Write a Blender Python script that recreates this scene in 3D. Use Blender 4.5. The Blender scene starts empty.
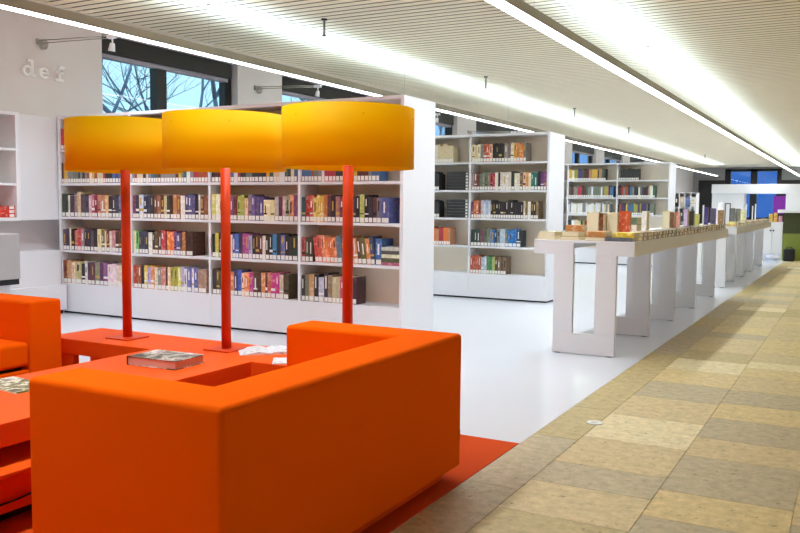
import bpy, bmesh, math, random
from mathutils import Matrix, Vector
rnd = random.Random(7)
S = bpy.context.scene
COL = S.collection

# ------------------------------------------------------------------ materials
def lin(hx):
    hx = hx.lstrip('#')
    out = []
    for i in (0, 2, 4):
        c = int(hx[i:i+2], 16) / 255
        out.append(c / 12.92 if c <= .04045 else ((c + .055) / 1.055) ** 2.4)
    return tuple(out) + (1,)

def newmat(name):
    m = bpy.data.materials.new(name); m.use_nodes = True
    nt = m.node_tree
    return m, nt, nt.nodes['Principled BSDF']

def mat(name, hx, rough=.5, noise=.06, scale=12, bump=0, bscale=200, metal=0, coat=0, spec=.5, sheen=0):
    m, nt, b = newmat(name)
    c = lin(hx) if isinstance(hx, str) else tuple(hx) + (1,)
    b.inputs['Roughness'].default_value = rough
    b.inputs['Metallic'].default_value = metal
    b.inputs['Specular IOR Level'].default_value = spec
    if coat:
        b.inputs['Coat Weight'].default_value = coat; b.inputs['Coat Roughness'].default_value = .08
    if sheen: b.inputs['Sheen Weight'].default_value = sheen
    tc = nt.nodes.new('ShaderNodeTexCoord')
    n = nt.nodes.new('ShaderNodeTexNoise'); n.inputs['Scale'].default_value = scale; n.inputs['Detail'].default_value = 4
    nt.links.new(tc.outputs['Object'], n.inputs['Vector'])
    mx = nt.nodes.new('ShaderNodeMix'); mx.data_type = 'RGBA'
    mx.inputs['A'].default_value = tuple(v * (1 - noise) for v in c[:3]) + (1,)
    mx.inputs['B'].default_value = tuple(min(1, v * (1 + noise)) for v in c[:3]) + (1,)
    nt.links.new(n.outputs['Fac'], mx.inputs['Factor'])
    nt.links.new(mx.outputs['Result'], b.inputs['Base Color'])
    if bump:
        n2 = nt.nodes.new('ShaderNodeTexNoise'); n2.inputs['Scale'].default_value = bscale; n2.inputs['Detail'].default_value = 3
        nt.links.new(tc.outputs['Object'], n2.inputs['Vector'])
        bp = nt.nodes.new('ShaderNodeBump'); bp.inputs['Strength'].default_value = bump; bp.inputs['Distance'].default_value = .002
        nt.links.new(n2.outputs['Fac'], bp.inputs['Height']); nt.links.new(bp.outputs['Normal'], b.inputs['Normal'])
    return m

def emit(name, hx, strength):
    m, nt, b = newmat(name)
    b.inputs['Base Color'].default_value = lin(hx)
    b.inputs['Emission Color'].default_value = lin(hx)
    b.inputs['Emission Strength'].default_value = strength
    return m

def stone(name, hx):
    m, nt, b = newmat(name)
    c = lin(hx)
    tc = nt.nodes.new('ShaderNodeTexCoord')
    n = nt.nodes.new('ShaderNodeTexNoise'); n.inputs['Scale'].default_value = 20; n.inputs['Detail'].default_value = 9; n.inputs['Roughness'].default_value = .7
    nt.links.new(tc.outputs['Object'], n.inputs['Vector'])
    r = nt.nodes.new('ShaderNodeValToRGB')
    r.color_ramp.elements[0].position = .3; r.color_ramp.elements[0].color = tuple(v * .72 for v in c[:3]) + (1,)
    r.color_ramp.elements[1].position = .7; r.color_ramp.elements[1].color = tuple(min(1, v * 1.2) for v in c[:3]) + (1,)
    nt.links.new(n.outputs['Fac'], r.inputs['Fac'])
    v = nt.nodes.new('ShaderNodeTexNoise'); v.inputs['Scale'].default_value = 34; v.inputs['Detail'].default_value = 2
    nt.links.new(tc.outputs['Object'], v.inputs['Vector'])
    r2 = nt.nodes.new('ShaderNodeValToRGB')
    r2.color_ramp.elements[0].position = .27; r2.color_ramp.elements[0].color = (.45, .42, .35, 1)
    r2.color_ramp.elements[1].position = .36; r2.color_ramp.elements[1].color = (1, 1, 1, 1)
    nt.links.new(v.outputs['Fac'], r2.inputs['Fac'])
    mx = nt.nodes.new('ShaderNodeMix'); mx.data_type = 'RGBA'; mx.blend_type = 'MULTIPLY'; mx.inputs['Factor'].default_value = .8
    nt.links.new(r.outputs['Color'], mx.inputs['A']); nt.links.new(r2.outputs['Color'], mx.inputs['B'])
    nt.links.new(mx.outputs['Result'], b.inputs['Base Color'])
    b.inputs['Roughness'].default_value = .62
    bp = nt.nodes.new('ShaderNodeBump'); bp.inputs['Strength'].default_value = .15; bp.inputs['Distance'].default_value = .003
    nt.links.new(n.outputs['Fac'], bp.inputs['Height']); nt.links.new(bp.outputs['Normal'], b.inputs['Normal'])
    return m

def cover_mat():
    m, nt, b = newmat('printed_cover')
    oi = nt.nodes.new('ShaderNodeObjectInfo'); tc = nt.nodes.new('ShaderNodeTexCoord')
    ad = nt.nodes.new('ShaderNodeVectorMath'); ad.operation = 'ADD'
    mu = nt.nodes.new('ShaderNodeVectorMath'); mu.operation = 'SCALE'; mu.inputs['Scale'].default_value = 40
    cb = nt.nodes.new('ShaderNodeCombineXYZ')
    for k in 'XYZ': nt.links.new(oi.outputs['Random'], cb.inputs[k])
    nt.links.new(cb.outputs[0], mu.inputs[0])
    nt.links.new(tc.outputs['Object'], ad.inputs[0]); nt.links.new(mu.outputs[0], ad.inputs[1])
    n = nt.nodes.new('ShaderNodeTexNoise'); n.inputs['Scale'].default_value = 28; n.inputs['Detail'].default_value = 3
    nt.links.new(ad.outputs[0], n.inputs['Vector'])
    hs = nt.nodes.new('ShaderNodeHueSaturation'); hs.inputs['Hue'].default_value = .51; hs.inputs['Saturation'].default_value = .75; hs.inputs['Value'].default_value = 1.25
    nt.links.new(oi.outputs['Color'], hs.inputs['Color'])
    r = nt.nodes.new('ShaderNodeValToRGB'); r.color_ramp.elements[0].position = .5; r.color_ramp.elements[1].position = .62
    nt.links.new(n.outputs['Fac'], r.inputs['Fac'])
    mx = nt.nodes.new('ShaderNodeMix'); mx.data_type = 'RGBA'
    nt.links.new(r.outputs['Color'], mx.inputs['Factor']); nt.links.new(oi.outputs['Color'], mx.inputs['A']); nt.links.new(hs.outputs['Color'], mx.inputs['B'])
    nt.links.new(mx.outputs['Result'], b.inputs['Base Color'])
    b.inputs['Roughness'].default_value = .42
    return m

def glass(name, tint, refl=.08):
    m, nt, b = newmat(name)
    out = nt.nodes['Material Output']
    t = nt.nodes.new('ShaderNodeBsdfTransparent'); t.inputs['Color'].default_value = tint
    g = nt.nodes.new('ShaderNodeBsdfGlossy'); g.inputs['Roughness'].default_value = .02
    mx = nt.nodes.new('ShaderNodeMixShader'); mx.inputs[0].default_value = refl
    nt.links.new(t.outputs[0], mx.inputs[1]); nt.links.new(g.outputs[0], mx.inputs[2]); nt.links.new(mx.outputs[0], out.inputs['Surface'])
    return m

def shade_mat():
    m, nt, b = newmat('orange_lampshade')
    out = nt.nodes['Material Output']
    c = lin('#f29100')
    tc = nt.nodes.new('ShaderNodeTexCoord')
    n = nt.nodes.new('ShaderNodeTexNoise'); n.inputs['Scale'].default_value = 6
    nt.links.new(tc.outputs['Object'], n.inputs['Vector'])
    rp = nt.nodes.new('ShaderNodeMix'); rp.data_type = 'RGBA'
    rp.inputs['A'].default_value = (.87, .56, .0, 1); rp.inputs['B'].default_value = (.89, .59, .0, 1)
    nt.links.new(n.outputs['Fac'], rp.inputs['Factor'])
    t = nt.nodes.new('ShaderNodeBsdfTranslucent')
    nt.links.new(rp.outputs['Result'], t.inputs['Color'])
    nt.links.new(rp.outputs['Result'], b.inputs['Base Color'])
    b.inputs['Roughness'].default_value = .6; b.inputs['Specular IOR Level'].default_value = .12
    mx = nt.nodes.new('ShaderNodeMixShader'); mx.inputs[0].default_value = .5
    nt.links.new(b.outputs[0], mx.inputs[1]); nt.links.new(t.outputs[0], mx.inputs[2]); nt.links.new(mx.outputs[0], out.inputs['Surface'])
    return m

M = dict(
    white=mat('white_laminate', '#e9e8ec', .38, .015, 3),
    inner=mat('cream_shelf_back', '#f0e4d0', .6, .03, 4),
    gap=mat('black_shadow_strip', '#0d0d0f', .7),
    wall=mat('white_plaster', '#dcd4d3', .85, .02, 5, .1, 120),
    grey_wall=mat('grey_plaster', '#9c9a9c', .85, .03, 5, .1, 120),
    floor=mat('white_gloss_floor', '#d9dbe2', .22, .02, 1.2, coat=.25),
    redfloor=mat('red_vinyl_floor', '#c04410', .7, .04, 30, .1, 300, spec=.04),
    plank=mat('beige_ceiling_plank', '#f3e4c6', .65, .05, 3),
    plankback=mat('dark_ceiling_void', '#2a261f', .9),
    fabric=mat('orange_wool_felt', (.84, .108, .0), .95, .05, 260, .3, 700, spec=.04),
    lacquer=mat('red_orange_lacquer', (.76, .085, .006), .5, .02, 8, spec=.08),
    pole=mat('red_powder_coat', (.60, .045, .004), .45, .02, 20, spec=.25),
    shade=shade_mat(),
    bulb=emit('warm_bulb', '#ffd9a0', 6),
    fix=mat('beige_aluminium', '#9a917f', .45, .03, 8),
    lens=emit('lamp_diffuser', '#f4faff', 9),
    metal=mat('brushed_steel', '#a9a59c', .3, .04, 40, metal=.9),
    wire=mat('steel_cable', '#8a8378', .4, metal=.6),
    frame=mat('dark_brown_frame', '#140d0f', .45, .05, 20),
    blind=mat('grey_blind_rail', '#9a95a0', .5),
    pane=glass('clear_pane', (.95, .98, 1, 1), .03),
    bluepane=glass('blue_tinted_pane', (.62, .76, .92, 1), .03),
    bark=mat('haze_blue_bark', '#6a7d98', .9, .2, 20),  # bluish cast of outdoor haze and light painted into the bark
    ground=mat('winter_grass', '#5c6650', .9, .2, 3),
    cover=cover_mat(),
    pages=mat('cream_page_block', '#e9dcbc', .8, .08, 200),
    label=mat('white_spine_label', '#eeebe6', .6),
    black=mat('black_plastic', '#111114', .4),
    table=mat('warm_white_table', '#e2e1e4', .45, .015, 3, spec=.3),
    letter=mat('white_enamel_letter', '#fbfbfb', .5, .01),
    back_wall=mat('mid_grey_plaster', '#8f8d8b', .85, .02, 5),
    counter=mat('olive_green_panel', '#7f8a35', .5, .1, 10),
    counterdark=mat('dark_olive_panel', '#3c421c', .6, .1, 10),
    purple=mat('purple_panel', '#7a1590', .5),
    screen=emit('blue_screen_glow', '#2a3a8c', .3),
)
for t_, c_ in (('tan', '#c9b384'), ('grey', '#b5a583'), ('gold', '#d0b982'), ('khaki', '#b8a472'), ('pale', '#dccb9e')):
    M['stone_' + t_] = stone('sandstone_' + t_, c_)

# ------------------------------------------------------------------ mesh helpers
class MB:
    def __init__(self): self.bm = bmesh.new()
    def box(self, x0, x1, y0, y1, z0, z1, mi=0):
        if x1 < x0: x0, x1 = x1, x0
        if y1 < y0: y0, y1 = y1, y0
        if z1 < z0: z0, z1 = z1, z0
        v = [self.bm.verts.new(p) for p in ((x0,y0,z0),(x1,y0,z0),(x1,y1,z0),(x0,y1,z0),(x0,y0,z1),(x1,y0,z1),(x1,y1,z1),(x0,y1,z1))]
        for f in ((0,3,2,1),(4,5,6,7),(0,1,5,4),(1,2,6,5),(2,3,7,6),(3,0,4,7)):
            self.bm.faces.new([v[i] for i in f]).material_index = mi
        return self
    def prism(self, pts, z0, z1, mi=0, ax='z'):
        def P(a, b, c): return (a, b, c) if ax == 'z' else ((a, c, b) if ax == 'y' else (c, a, b))
        lo = [self.bm.verts.new(P(x, y, z0)) for x, y in pts]; hi = [self.bm.verts.new(P(x, y, z1)) for x, y in pts]
        n = len(pts)
        fs = [self.bm.faces.new(lo[::-1]), self.bm.faces.new(hi)]
        for i in range(n): fs.append(self.bm.faces.new((lo[i], lo[(i+1) % n], hi[(i+1) % n], hi[i])))
        for f in fs: f.material_index = mi
        return self
    def ring(self, outer, inner, z0, z1, mi=0, ax='z'):
        def P(a, b, c): return (a, b, c) if ax == 'z' else ((a, c, b) if ax == 'y' else (c, a, b))
        n = len(outer)
        A = [[self.bm.verts.new(P(p[0], p[1], z)) for p in L] for L in (outer, inner) for z in (z0, z1)]
        for i in range(n):
            j = (i+1) % n
            for q in ((A[0][i],A[0][j],A[1][j],A[1][i]), (A[2][j],A[2][i],A[3][i],A[3][j]), (A[1][i],A[1][j],A[3][j],A[3][i]), (A[0][j],A[0][i],A[2][i],A[2][j])):
                self.bm.faces.new(q).material_index = mi
        return self
    def tube(self, p, q, r0, r1=None, n=12, mi=0, smooth=True):
        r1 = r0 if r1 is None else r1
        p, q = Vector(p), Vector(q); d = (q - p).normalized()
        a = d.cross(Vector((0, 0, 1)) if abs(d.z) < .9 else Vector((1, 0, 0))).normalized(); b = d.cross(a)
        A = []; B = []
        for i in range(n):
            t = 2 * math.pi * i / n; o = a * math.cos(t) + b * math.sin(t)
            A.append(self.bm.verts.new(p + o * r0)); B.append(self.bm.verts.new(q + o * r1))
        for i in range(n):
            f = self.bm.faces.new((A[i], A[(i+1) % n], B[(i+1) % n], B[i])); f.smooth = smooth; f.material_index = mi
        self.bm.faces.new(A[::-1]).material_index = mi; self.bm.faces.new(B).material_index = mi
        return self
    def path(self, pts, r, n=8):
        for a, b in zip(pts, pts[1:]): self.tube(a, b, r, r, n)
        return self
    def build(self, name, mats, parent=None, bevel=0, seg=2, loc=None, rot=None, smooth=False):
        bmesh.ops.recalc_face_normals(self.bm, faces=self.bm.faces)
        me = bpy.data.meshes.new(name); self.bm.to_mesh(me); self.bm.free()
        for m in (mats if isinstance(mats, (list, tuple)) else [mats]): me.materials.append(m)
        o = bpy.data.objects.new(name, me); COL.objects.link(o)
        if parent: o.parent = parent
        if loc: o.location = loc
        if rot: o.rotation_euler = rot
        if bevel:
            b = o.modifiers.new('bevel', 'BEVEL'); b.width = bevel; b.segments = seg; b.limit_method = 'ANGLE'; b.angle_limit = .6
            b.harden_normals = False
            for p in me.polygons: p.use_smooth = True
            w = o.modifiers.new('wn', 'WEIGHTED_NORMAL'); w.keep_sharp = True
        elif smooth:
            for p in me.polygons: p.use_smooth = True
        return o

def tag(o, label=None, cat=None, group=None, kind=None):
    if label: o['label'] = label
    if cat: o['category'] = cat
    if group: o['group'] = group
    if kind: o['kind'] = kind
    return o
def thing(name, loc, label, cat, group=None, rz=0):
    o = bpy.data.objects.new(name, None); COL.objects.link(o)
    o.location = loc; o.rotation_euler = (0, 0, rz); o.empty_display_size = .1
    return tag(o, label, cat, group)
def copy_tree(o, parent=None):
    c = o.copy(); COL.objects.link(c); c.parent = parent
    for ch in [x for x in bpy.data.objects if x.parent == o]: copy_tree(ch, c)
    return c
def struct(o, label=None, cat=None): return tag(o, label, cat, None, 'structure')

ORD = ['first', 'second', 'third', 'fourth', 'fifth', 'sixth', 'seventh', 'eighth', 'ninth', 'tenth', 'eleventh', 'twelfth', 'thirteenth', 'fourteenth',
       'fifteenth', 'sixteenth', 'seventeenth', 'eighteenth', 'nineteenth', 'twentieth', 'twenty-first', 'twenty-second', 'twenty-third', 'twenty-fourth', 'twenty-fifth', 'twenty-sixth', 'twenty-seventh', 'twenty-eighth']
import colorsys
def cname(hx):
    r, g, b = (int(hx[i:i+2], 16) / 255 for i in (0, 2, 4))
    h, s, v = colorsys.rgb_to_hsv(r, g, b); h *= 360
    if v < .2: return 'black'
    if s < .17: return 'white' if v > .84 else 'pale grey' if v > .66 else 'grey' if v > .38 else 'dark grey'
    if v > .8 and s < .33 and 20 < h < 75: return 'cream'
    if v > .75 and s < .3: return 'pale pink' if (h > 290 or h <= 20) else 'pale blue' if h > 180 else 'pale green'
    d = 'dark ' if v < .45 else ''
    if h < 13 or h > 345: return d + ('red' if s > .5 else 'rose' if not d else 'plum')
    if h < 42: return ('dark brown' if v < .4 else 'brown' if v < .68 else 'orange' if s > .55 else 'tan')
    if h < 68: return ('dark olive' if v < .45 else 'olive' if v < .7 and s < .6 else 'yellow')
    if h < 165: return d + 'green'
    if h < 195: return d + 'teal'
    if h < 238: return ('navy' if v < .45 else 'blue' if s > .35 else 'slate blue')
    if h < 290: return d + ('violet' if s > .3 else 'mauve')
    return d + ('magenta' if s > .55 else 'mauve')
EXPO = 0.08; UP, DOWN = 9, 10
# ------------------------------------------------------------------ the setting
XW = -7.5                      # window wall
ZC = 3.2                       # ceiling
XF = -1.395                    # edge of the white floor
YFAR, YBACK, XR = 45.0, -3.0, 6.5
struct(MB().box(-7.8, XF, YBACK, YFAR, -.1, 0).build('floor', M['floor']), 'white glossy floor between the bookcases', 'floor')
struct(MB().box(-7.3, XF - .001, YBACK + .05, 3.775, -.05, .003).build('floor_red', M['redfloor']), 'red floor area beneath the orange sofas', 'floor')
# stone walkway: ashlar rows
mb = MB(); names = ['stone_tan', 'stone_grey', 'stone_gold', 'stone_khaki', 'stone_pale']
cols = [(XF, -1.165, .45, .85), (-1.165, -.665, .3, .55), (-.665, -.165, .25, .5), (-.165, .335, .28, .5), (.335, .835, .3, .5), (.835, 1.6, .4, .7), (1.6, 2.6, .4, .8), (2.6, XR, .5, .9)]
fixedj = {1: [(2.2, 0), (2.52, 3), (2.93, 0), (3.303, 1), (3.605, 0), (4.077, 4), (4.606, 0), (5.14, 1), (5.631, 2), (6.127, 4), (6.6, 3), (7.05, 0)],
          2: [(1.9, 4), (2.3, 3), (2.62, 0), (2.87, 1), (3.12, 2), (3.45, 1), (4.0, 0), (4.35, 1), (4.8, 2), (5.2, 1), (5.6, 0), (6.1, 2), (6.45, 4)]}
for ci, (x0, x1, a, b) in enumerate(cols):
    y = YBACK; last = -1
    cuts = []
    while y < YFAR:
        if ci in fixedj:
            fj = fixedj[ci]
            nx = [q for q in fj if q[0] > y + 1e-6]
            if y < fj[0][0] and y + b > fj[0][0]: y1 = fj[0][0]; k = 0
            elif y >= fj[0][0] and nx: y1 = nx[0][0]; k = [q for q in fj if abs(q[0] - y) < 1e-6][0][1]
            else:
                y1 = y + rnd.uniform(a, b); k = [q[1] for q in fj if abs(q[0] - y) < 1e-6]; k = k[0] if k else rnd.choice([0, 0, 1, 2, 3, 4])
        else:
            y1 = y + rnd.uniform(a, b); k = rnd.choice([0, 0, 1, 2, 3, 3, 4]) if ci else rnd.choice([3, 3, 1])
        y1 = min(y1, YFAR)
        mb.box(x0 + .0015, x1 - .0015, y + .0015, y1 - .0015, -.06, 0, k)
        y = y1
mb.box(XF, XR, YBACK, YFAR, -.1, -.004, 3)
struct(mb.build('floor_stone', [M[n] for n in names]), 'tan sandstone tile walkway beside the white floor', 'floor')
# ceiling planks
mb = MB(); y = YBACK
while y < YFAR:
    mb.box(-7.5, XR, y, min(y + .106, YFAR), ZC, ZC + .003); y += .14
mb.box(-7.8, XR, YBACK, YFAR, ZC + .035, ZC + .1, 1)
struct(mb.build('ceiling', [M['plank'], M['plankback']]), 'beige slatted plank ceiling', 'ceiling')
# walls
opens = [(6.72, 9.06), (10.06, 12.62), (13.62, 16.18), (17.18, 19.74), (20.74, 23.3), (24.3, 26.86), (27.86, 30.42), (31.42, 33.98), (35.0, 37.5)]
SILL, HEAD = 1.0, 3.04
mb = MB(); mb.box(XW - .3, XW, YBACK, YFAR, -.1, SILL); mb.box(XW - .3, XW, YBACK, YFAR, HEAD, ZC + .1)
prev = YBACK
for a, b in opens + [(YFAR, YFAR)]:
    mb.box(XW - .3, XW, prev, a, SILL, HEAD); prev = b
struct(mb.build('wall_left', M['wall']), 'pale window wall', 'wall')
fw0, fw1 = -5.95, -3.35     # far window
mb = MB(); mb.box(XW, fw0, YFAR, YFAR + .3, -.1, ZC + .1); mb.box(fw1, XR, YFAR, YFAR + .3, -.1, ZC + .1)
mb.box(fw0, fw1, YFAR, YFAR + .3, 3.1, ZC + .1); mb.box(fw0, fw1, YFAR, YFAR + .3, -.1, .6)
struct(mb.build('wall_far', M['grey_wall']), 'grey end wall', 'wall')
struct(MB().box(XR, XR + .2, YBACK, YFAR, -.1, ZC + .1).build('wall_right', M['wall']), 'white wall', 'wall')
struct(MB().box(-7.8, XR + .2, YBACK - .2, YBACK, -.1, ZC + .1).build('wall_back', M['back_wall']), 'grey wall', 'wall')
def window(n, y0, y1, pane):
    r = bpy.data.objects.new('window_%d' % n, None); COL.objects.link(r); r.location = (XW - .16, (y0 + y1) / 2, SILL)
    struct(r, 'dark framed window, %s along the window wall' % ORD[n - 1], 'window')
    w = (y1 - y0) / 2; H = HEAD - SILL
    f = MB(); f.box(-.05, .05, -w, -w + .05, 0, H); f.box(-.05, .05, w - .14, w, 0, H); f.box(-.05, .05, -w, w, 0, .08); f.box(-.05, .05, -w, w, H - .06, H)
    f.build('window_frame', M['frame'], r)
    ms = -w + .93
    MB().box(-.05, .06, ms, ms + .17, .08, H - .06).build('mullion', M['frame'], r)
    MB().box(-.05, .11, -w, w - .06, H - .2, H - .001).build('blind_box', M['frame'], r, .006)
    MB().box(-.02, .075, -w, w - .1, H - .25, H - .2).build('blind_rail', M['blind'], r, .004)
    MB().box(-.012, -.004, -w + .05, w - .14, .08, H - .06).build('pane', pane, r)
for i, (a, b) in enumerate(opens): window(i + 1, a, b, M['pane'])
r = bpy.data.objects.new('window_10', None); COL.objects.link(r); r.location = (0, YFAR + .1, 0); struct(r, 'blue window in the grey end wall', 'window')
f = MB()
for x0, x1 in ((fw0, fw0 + .27), (-4.95 + .2, -4.95 + .5), (fw1 - .2, fw1)): f.box(x0, x1, -.16, .06, .6, 3.1)
f.box(fw0, fw1, -.16, .06, 2.98, 3.1); f.box(fw0, fw1, -.16, .06, .6, .7); f.build('window_frame', M['frame'], r)
MB().box(fw0, fw1, 0, .01, .65, 3.05).build('pane', M['bluepane'], r)
# dark band of the far wall (doorway openings)
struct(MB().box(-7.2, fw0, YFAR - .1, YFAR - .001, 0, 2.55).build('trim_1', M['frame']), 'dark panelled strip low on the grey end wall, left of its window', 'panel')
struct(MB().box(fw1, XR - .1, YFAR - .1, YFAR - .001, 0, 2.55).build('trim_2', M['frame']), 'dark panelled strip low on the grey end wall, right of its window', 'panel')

# ------------------------------------------------------------------ outside: ground and bare trees
struct(MB().box(-60, -7.85, -20, 80, -1.2, -1.0).build('ground', M['ground']), 'winter grass outside', 'ground')
def tree(loc, h, seed, lab, spread=.5):
    R = random.Random(seed); mb = MB()
    def grow(p, d, L, r, lv):
        segs = 3
        for k in range(segs):
            d2 = (d + Vector((R.uniform(-1, 1), R.uniform(-1, 1), R.uniform(-.6, .9))) * (.16 if lv else .07)).normalized()
            q = p + d2 * L / segs; r2 = r * .86
            mb.tube(p, q, r, r2, 6 if lv < 3 else 4)
            if lv < 5 and (k > 0 or lv > 0):
                for _ in range(1 if lv < 2 else R.choice([1, 1, 2])):
                    a = (d2 + Vector((R.uniform(-1, 1), R.uniform(-1, 1), R.uniform(-.2, .9))) * (.95 + spread)).normalized()
                    grow(q, a, L * R.uniform(.55, .8), r2 * R.uniform(.5, .7), lv + 1)
            p, d, r = q, d2, r2
    grow(Vector((0, 0, 0)), Vector((R.uniform(-.12, .12), R.uniform(-.2, .2), 1)), h * .5, h * .02, 0)
    o = mb.build('bare_tree', M['bark'], None, loc=loc)
    return tag(o, lab, 'tree', 'bare trees outside the windows')
tree((-12.2, 11.6, -1.0), 7.5, 3, 'bare winter tree with crooked limbs outside the left pane of the nearest window')
tree((-11.4, 13.1, -1.0), 7.0, 11, 'bare winter tree with thin spreading limbs outside the right pane of the nearest window')
tree((-17.5, 19.0, -1.0), 8.5, 21, 'bare winter tree farther off behind the mullion of the nearest window')
tree((-12.5, 19.0, -1.0), 7.5, 5, 'bare winter tree outside the second window from the lettered wall')
tree((-13.5, 28.0, -1.0), 7.5, 8, 'bare winter tree outside the third window, above the second bookcase')

# ------------------------------------------------------------------ suspended strip lights
ZS = 2.67
def strip(x, y0, y1, lab, hang):
    t = thing('strip_light', (x, y0, ZS), lab, 'light', 'suspended strip lights')
    L = y1 - y0
    b = MB(); b.box(-.07, -.062, 0, L, .004, .085); b.box(.062, .07, 0, L, .004, .085); b.box(-.062, .062, 0, L, .05, .058)
    b.build('housing', M['fix'], t)
    k = 0; y = 0
    MB().box(-.0615, .0615, .01, L - .01, .006, .03).build('diffuser', M['lens'], t)
    for yy in hang:
        MB().tube((0, yy - y0, .05), (0, yy - y0, ZC - ZS), .0012, .0012, 6).tube((0, yy - y0, ZC - ZS - .012), (0, yy - y0, ZC - ZS), .025, .025, 12).build('suspension_wire', M['wire'], t)
    return t
HANG = [2.6, 6.75, 11, 15.2, 19.4, 23.6, 27.8, 32, 36.2, 40.4]
strip(-5.965, YBACK + 2.2, 42.3, 'long white strip light hung along the window side, above the bookcases', HANG)
strip(-2.44, YBACK + 2.2, 44.6, 'long white strip light hung above the row of white display tables', HANG)
strip(3.6, YBACK + 2.2, 44.6, 'unseen strip light added as fill over the far side of the stone walkway', HANG)  # added strip, out of view, brightens the walkway side
for i, (x, y) in enumerate(((-5.28, 7.86), (-5.28, 12.45), (-5.28, 17.2), (-5.28, 21.9), (-5.28, 34.2))):
    t = thing('sprinkler', (x, y, ZC), 'sprinkler head hanging from the plank ceiling, %s from the camera end' % ORD[i], 'sprinkler', 'ceiling sprinklers')
    MB().tube((0, 0, -.012), (0, 0, 0), .035, .035, 14).build('ceiling_cap', M['gap'], t)
    MB().tube((0, 0, -.17), (0, 0, -.012), .014, .014, 12).build('pipe', M['metal'], t)
    MB().tube((0, 0, -.182), (0, 0, -.17), .012, .018, 12).tube((0, 0, -.19), (0, 0, -.182), .026, .026, 14).build('deflector', M['metal'], t)
def area(name, x, y, z, sx, sy, e, up, col=(1, .97, .93)):
    l = bpy.data.lights.new(name, 'AREA'); l.shape = 'RECTANGLE'; l.size = sx; l.size_y = sy; l.energy = e; l.color = col
    o = bpy.data.objects.new(name, l); COL.objects.link(o); o.location = (x, y, z)
    if up: o.rotation_euler = (math.pi, 0, 0)
    return o
COOL = (.80, .91, 1.0); BLUE = (.56, .79, 1.0)
for x, y1, k in ((-5.965, 42.3, 1), (-2.44, 44.6, 1), (3.6, 44.6, .45)):  # last entry lights the added, unseen fill strip
    y = YBACK + 2.2; n = 10; L = (y1 - y) / n
    for q in range(n):
        yc = y + L * (q + .5)
        u = area('strip_uplight', x, yc, ZS + .09, .1, L * .98, UP * L * k, True, BLUE); u.data.spread = math.radians(130)
        area('strip_downlight', x, yc, ZS + .002, .115, L * .98, DOWN * L * k, False, COOL).data.spread = math.radians(125)
# ------------------------------------------------------------------ bookcases
BX0, BX1 = -7.28, -3.212          # left and right outer faces
BOARD = [.313, .655, 1.0, 1.344, 1.688]      # tops of the shelf boards, bottom to top
BTOP = 2.03; BD = .565
def bookcase(yf, lab):
    t = thing('bookcase', (BX0, yf, 0), lab, 'bookcase', 'long white bookcases')
    W = BX1 - BX0; n = 4; pt = .032; bay = (W - pt) / n
    b = MB().box(.02, W - .02, .03, BD - .03, 0, .02); b.build('shadow_gap_base', M['gap'], t)  # painted black as the shade in the gap under the plinths
    for k in (0, n): MB().box(k * bay, k * bay + pt, 0, BD, .02, BTOP).build('side_panel', M['white'], t, .002)
    for k in range(1, n): MB().box(k * bay + .003, k * bay + pt - .003, .002, BD - .002, .2895, BTOP - .03).build('divider', M['white'], t, .0015)
    MB().box(pt + .0005, W - pt - .0005, .001, BD - .001, BTOP - .03, BTOP).build('top_panel', M['white'], t, .0015)
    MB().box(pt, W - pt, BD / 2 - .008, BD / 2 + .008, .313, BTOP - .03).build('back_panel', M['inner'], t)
    for k in range(n):
        x0, x1 = k * bay + pt / 2, (k + 1) * bay + pt / 2
        if k == 0: x0 = pt + .0003
        if k == n - 1: x1 = W - pt - .0003
        for ya, yb in ((0, .02), (BD - .02, BD)): MB().box(x0 + .0005, x1 - .0005, ya, yb, .02, BOARD[0] - .024).build('plinth_panel', M['white'], t, .001)
        for z in BOARD:
            for ya, yb in ((.0015, BD / 2 - .009), (BD / 2 + .009, BD - .0015)): MB().box(max(x0, k * bay + pt + .0003) if k == 0 else k * bay + pt - .0028, (k + 1) * bay + .0028 if k < n - 1 else x1, ya, yb, z - .024, z).build('shelf_board', M['white'], t, .001)
    return t
YA, YB, YC = 5.923, 9.535, 16.75
bookcase(YA, 'long white bookcase nearest the orange sofas, partly behind the three lamps')
bookcase(YB, 'white bookcase behind the near one, beside the near end of the white table')
bookcase(YC, 'third white bookcase, farther off behind the stacked books on the table')
PT = .032; BAY = (BX1 - BX0 - PT) / 4
def bay_x(k): return BX0 + k * BAY + PT

# ------------------------------------------------------------------ shelved books
def book_obj(name, w, h, d, hx, lab=True, R=rnd, strips=True):
    m = MB(); c = .0022
    m.box(0, w, 0, .003, 0, h, 0)                       # spine
    m.box(0, c, .003, d, 0, h, 0); m.box(w - c, w, .003, d, 0, h, 0)
    m.box(c, w - c, .003, d - .004, .003, h - .003, 1)  # page block
    if lab: m.box(w * .08, w * .92, -.0006, .001, .006, min(.044, h * .22), 2)
    if strips and w > .02:
        z = h * R.uniform(.72, .92); a_ = R.uniform(.2, .38)
        if R.random() < .6: m.box(w * a_, w * (a_ + R.uniform(.18, .34)), -.0004, .001, z - h * R.uniform(.2, .45), z, 3)
        if R.random() < .35: m.box(w * .02, w * .98, -.0003, .001, h * .3, h * R.uniform(.33, .42), 3)
    u = R.random()
    o = m.build(name, [M['cover'], M['pages'], M['label'], M['label'] if u < .5 else M['title_dark'] if u < .75 else M['title_gold']])
    o.color = lin(hx)
    return o
M['title_dark'] = mat('dark_spine_print', '#2c2328', .5); M['title_gold'] = mat('gold_spine_print', '#c9a44e', .45)

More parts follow.
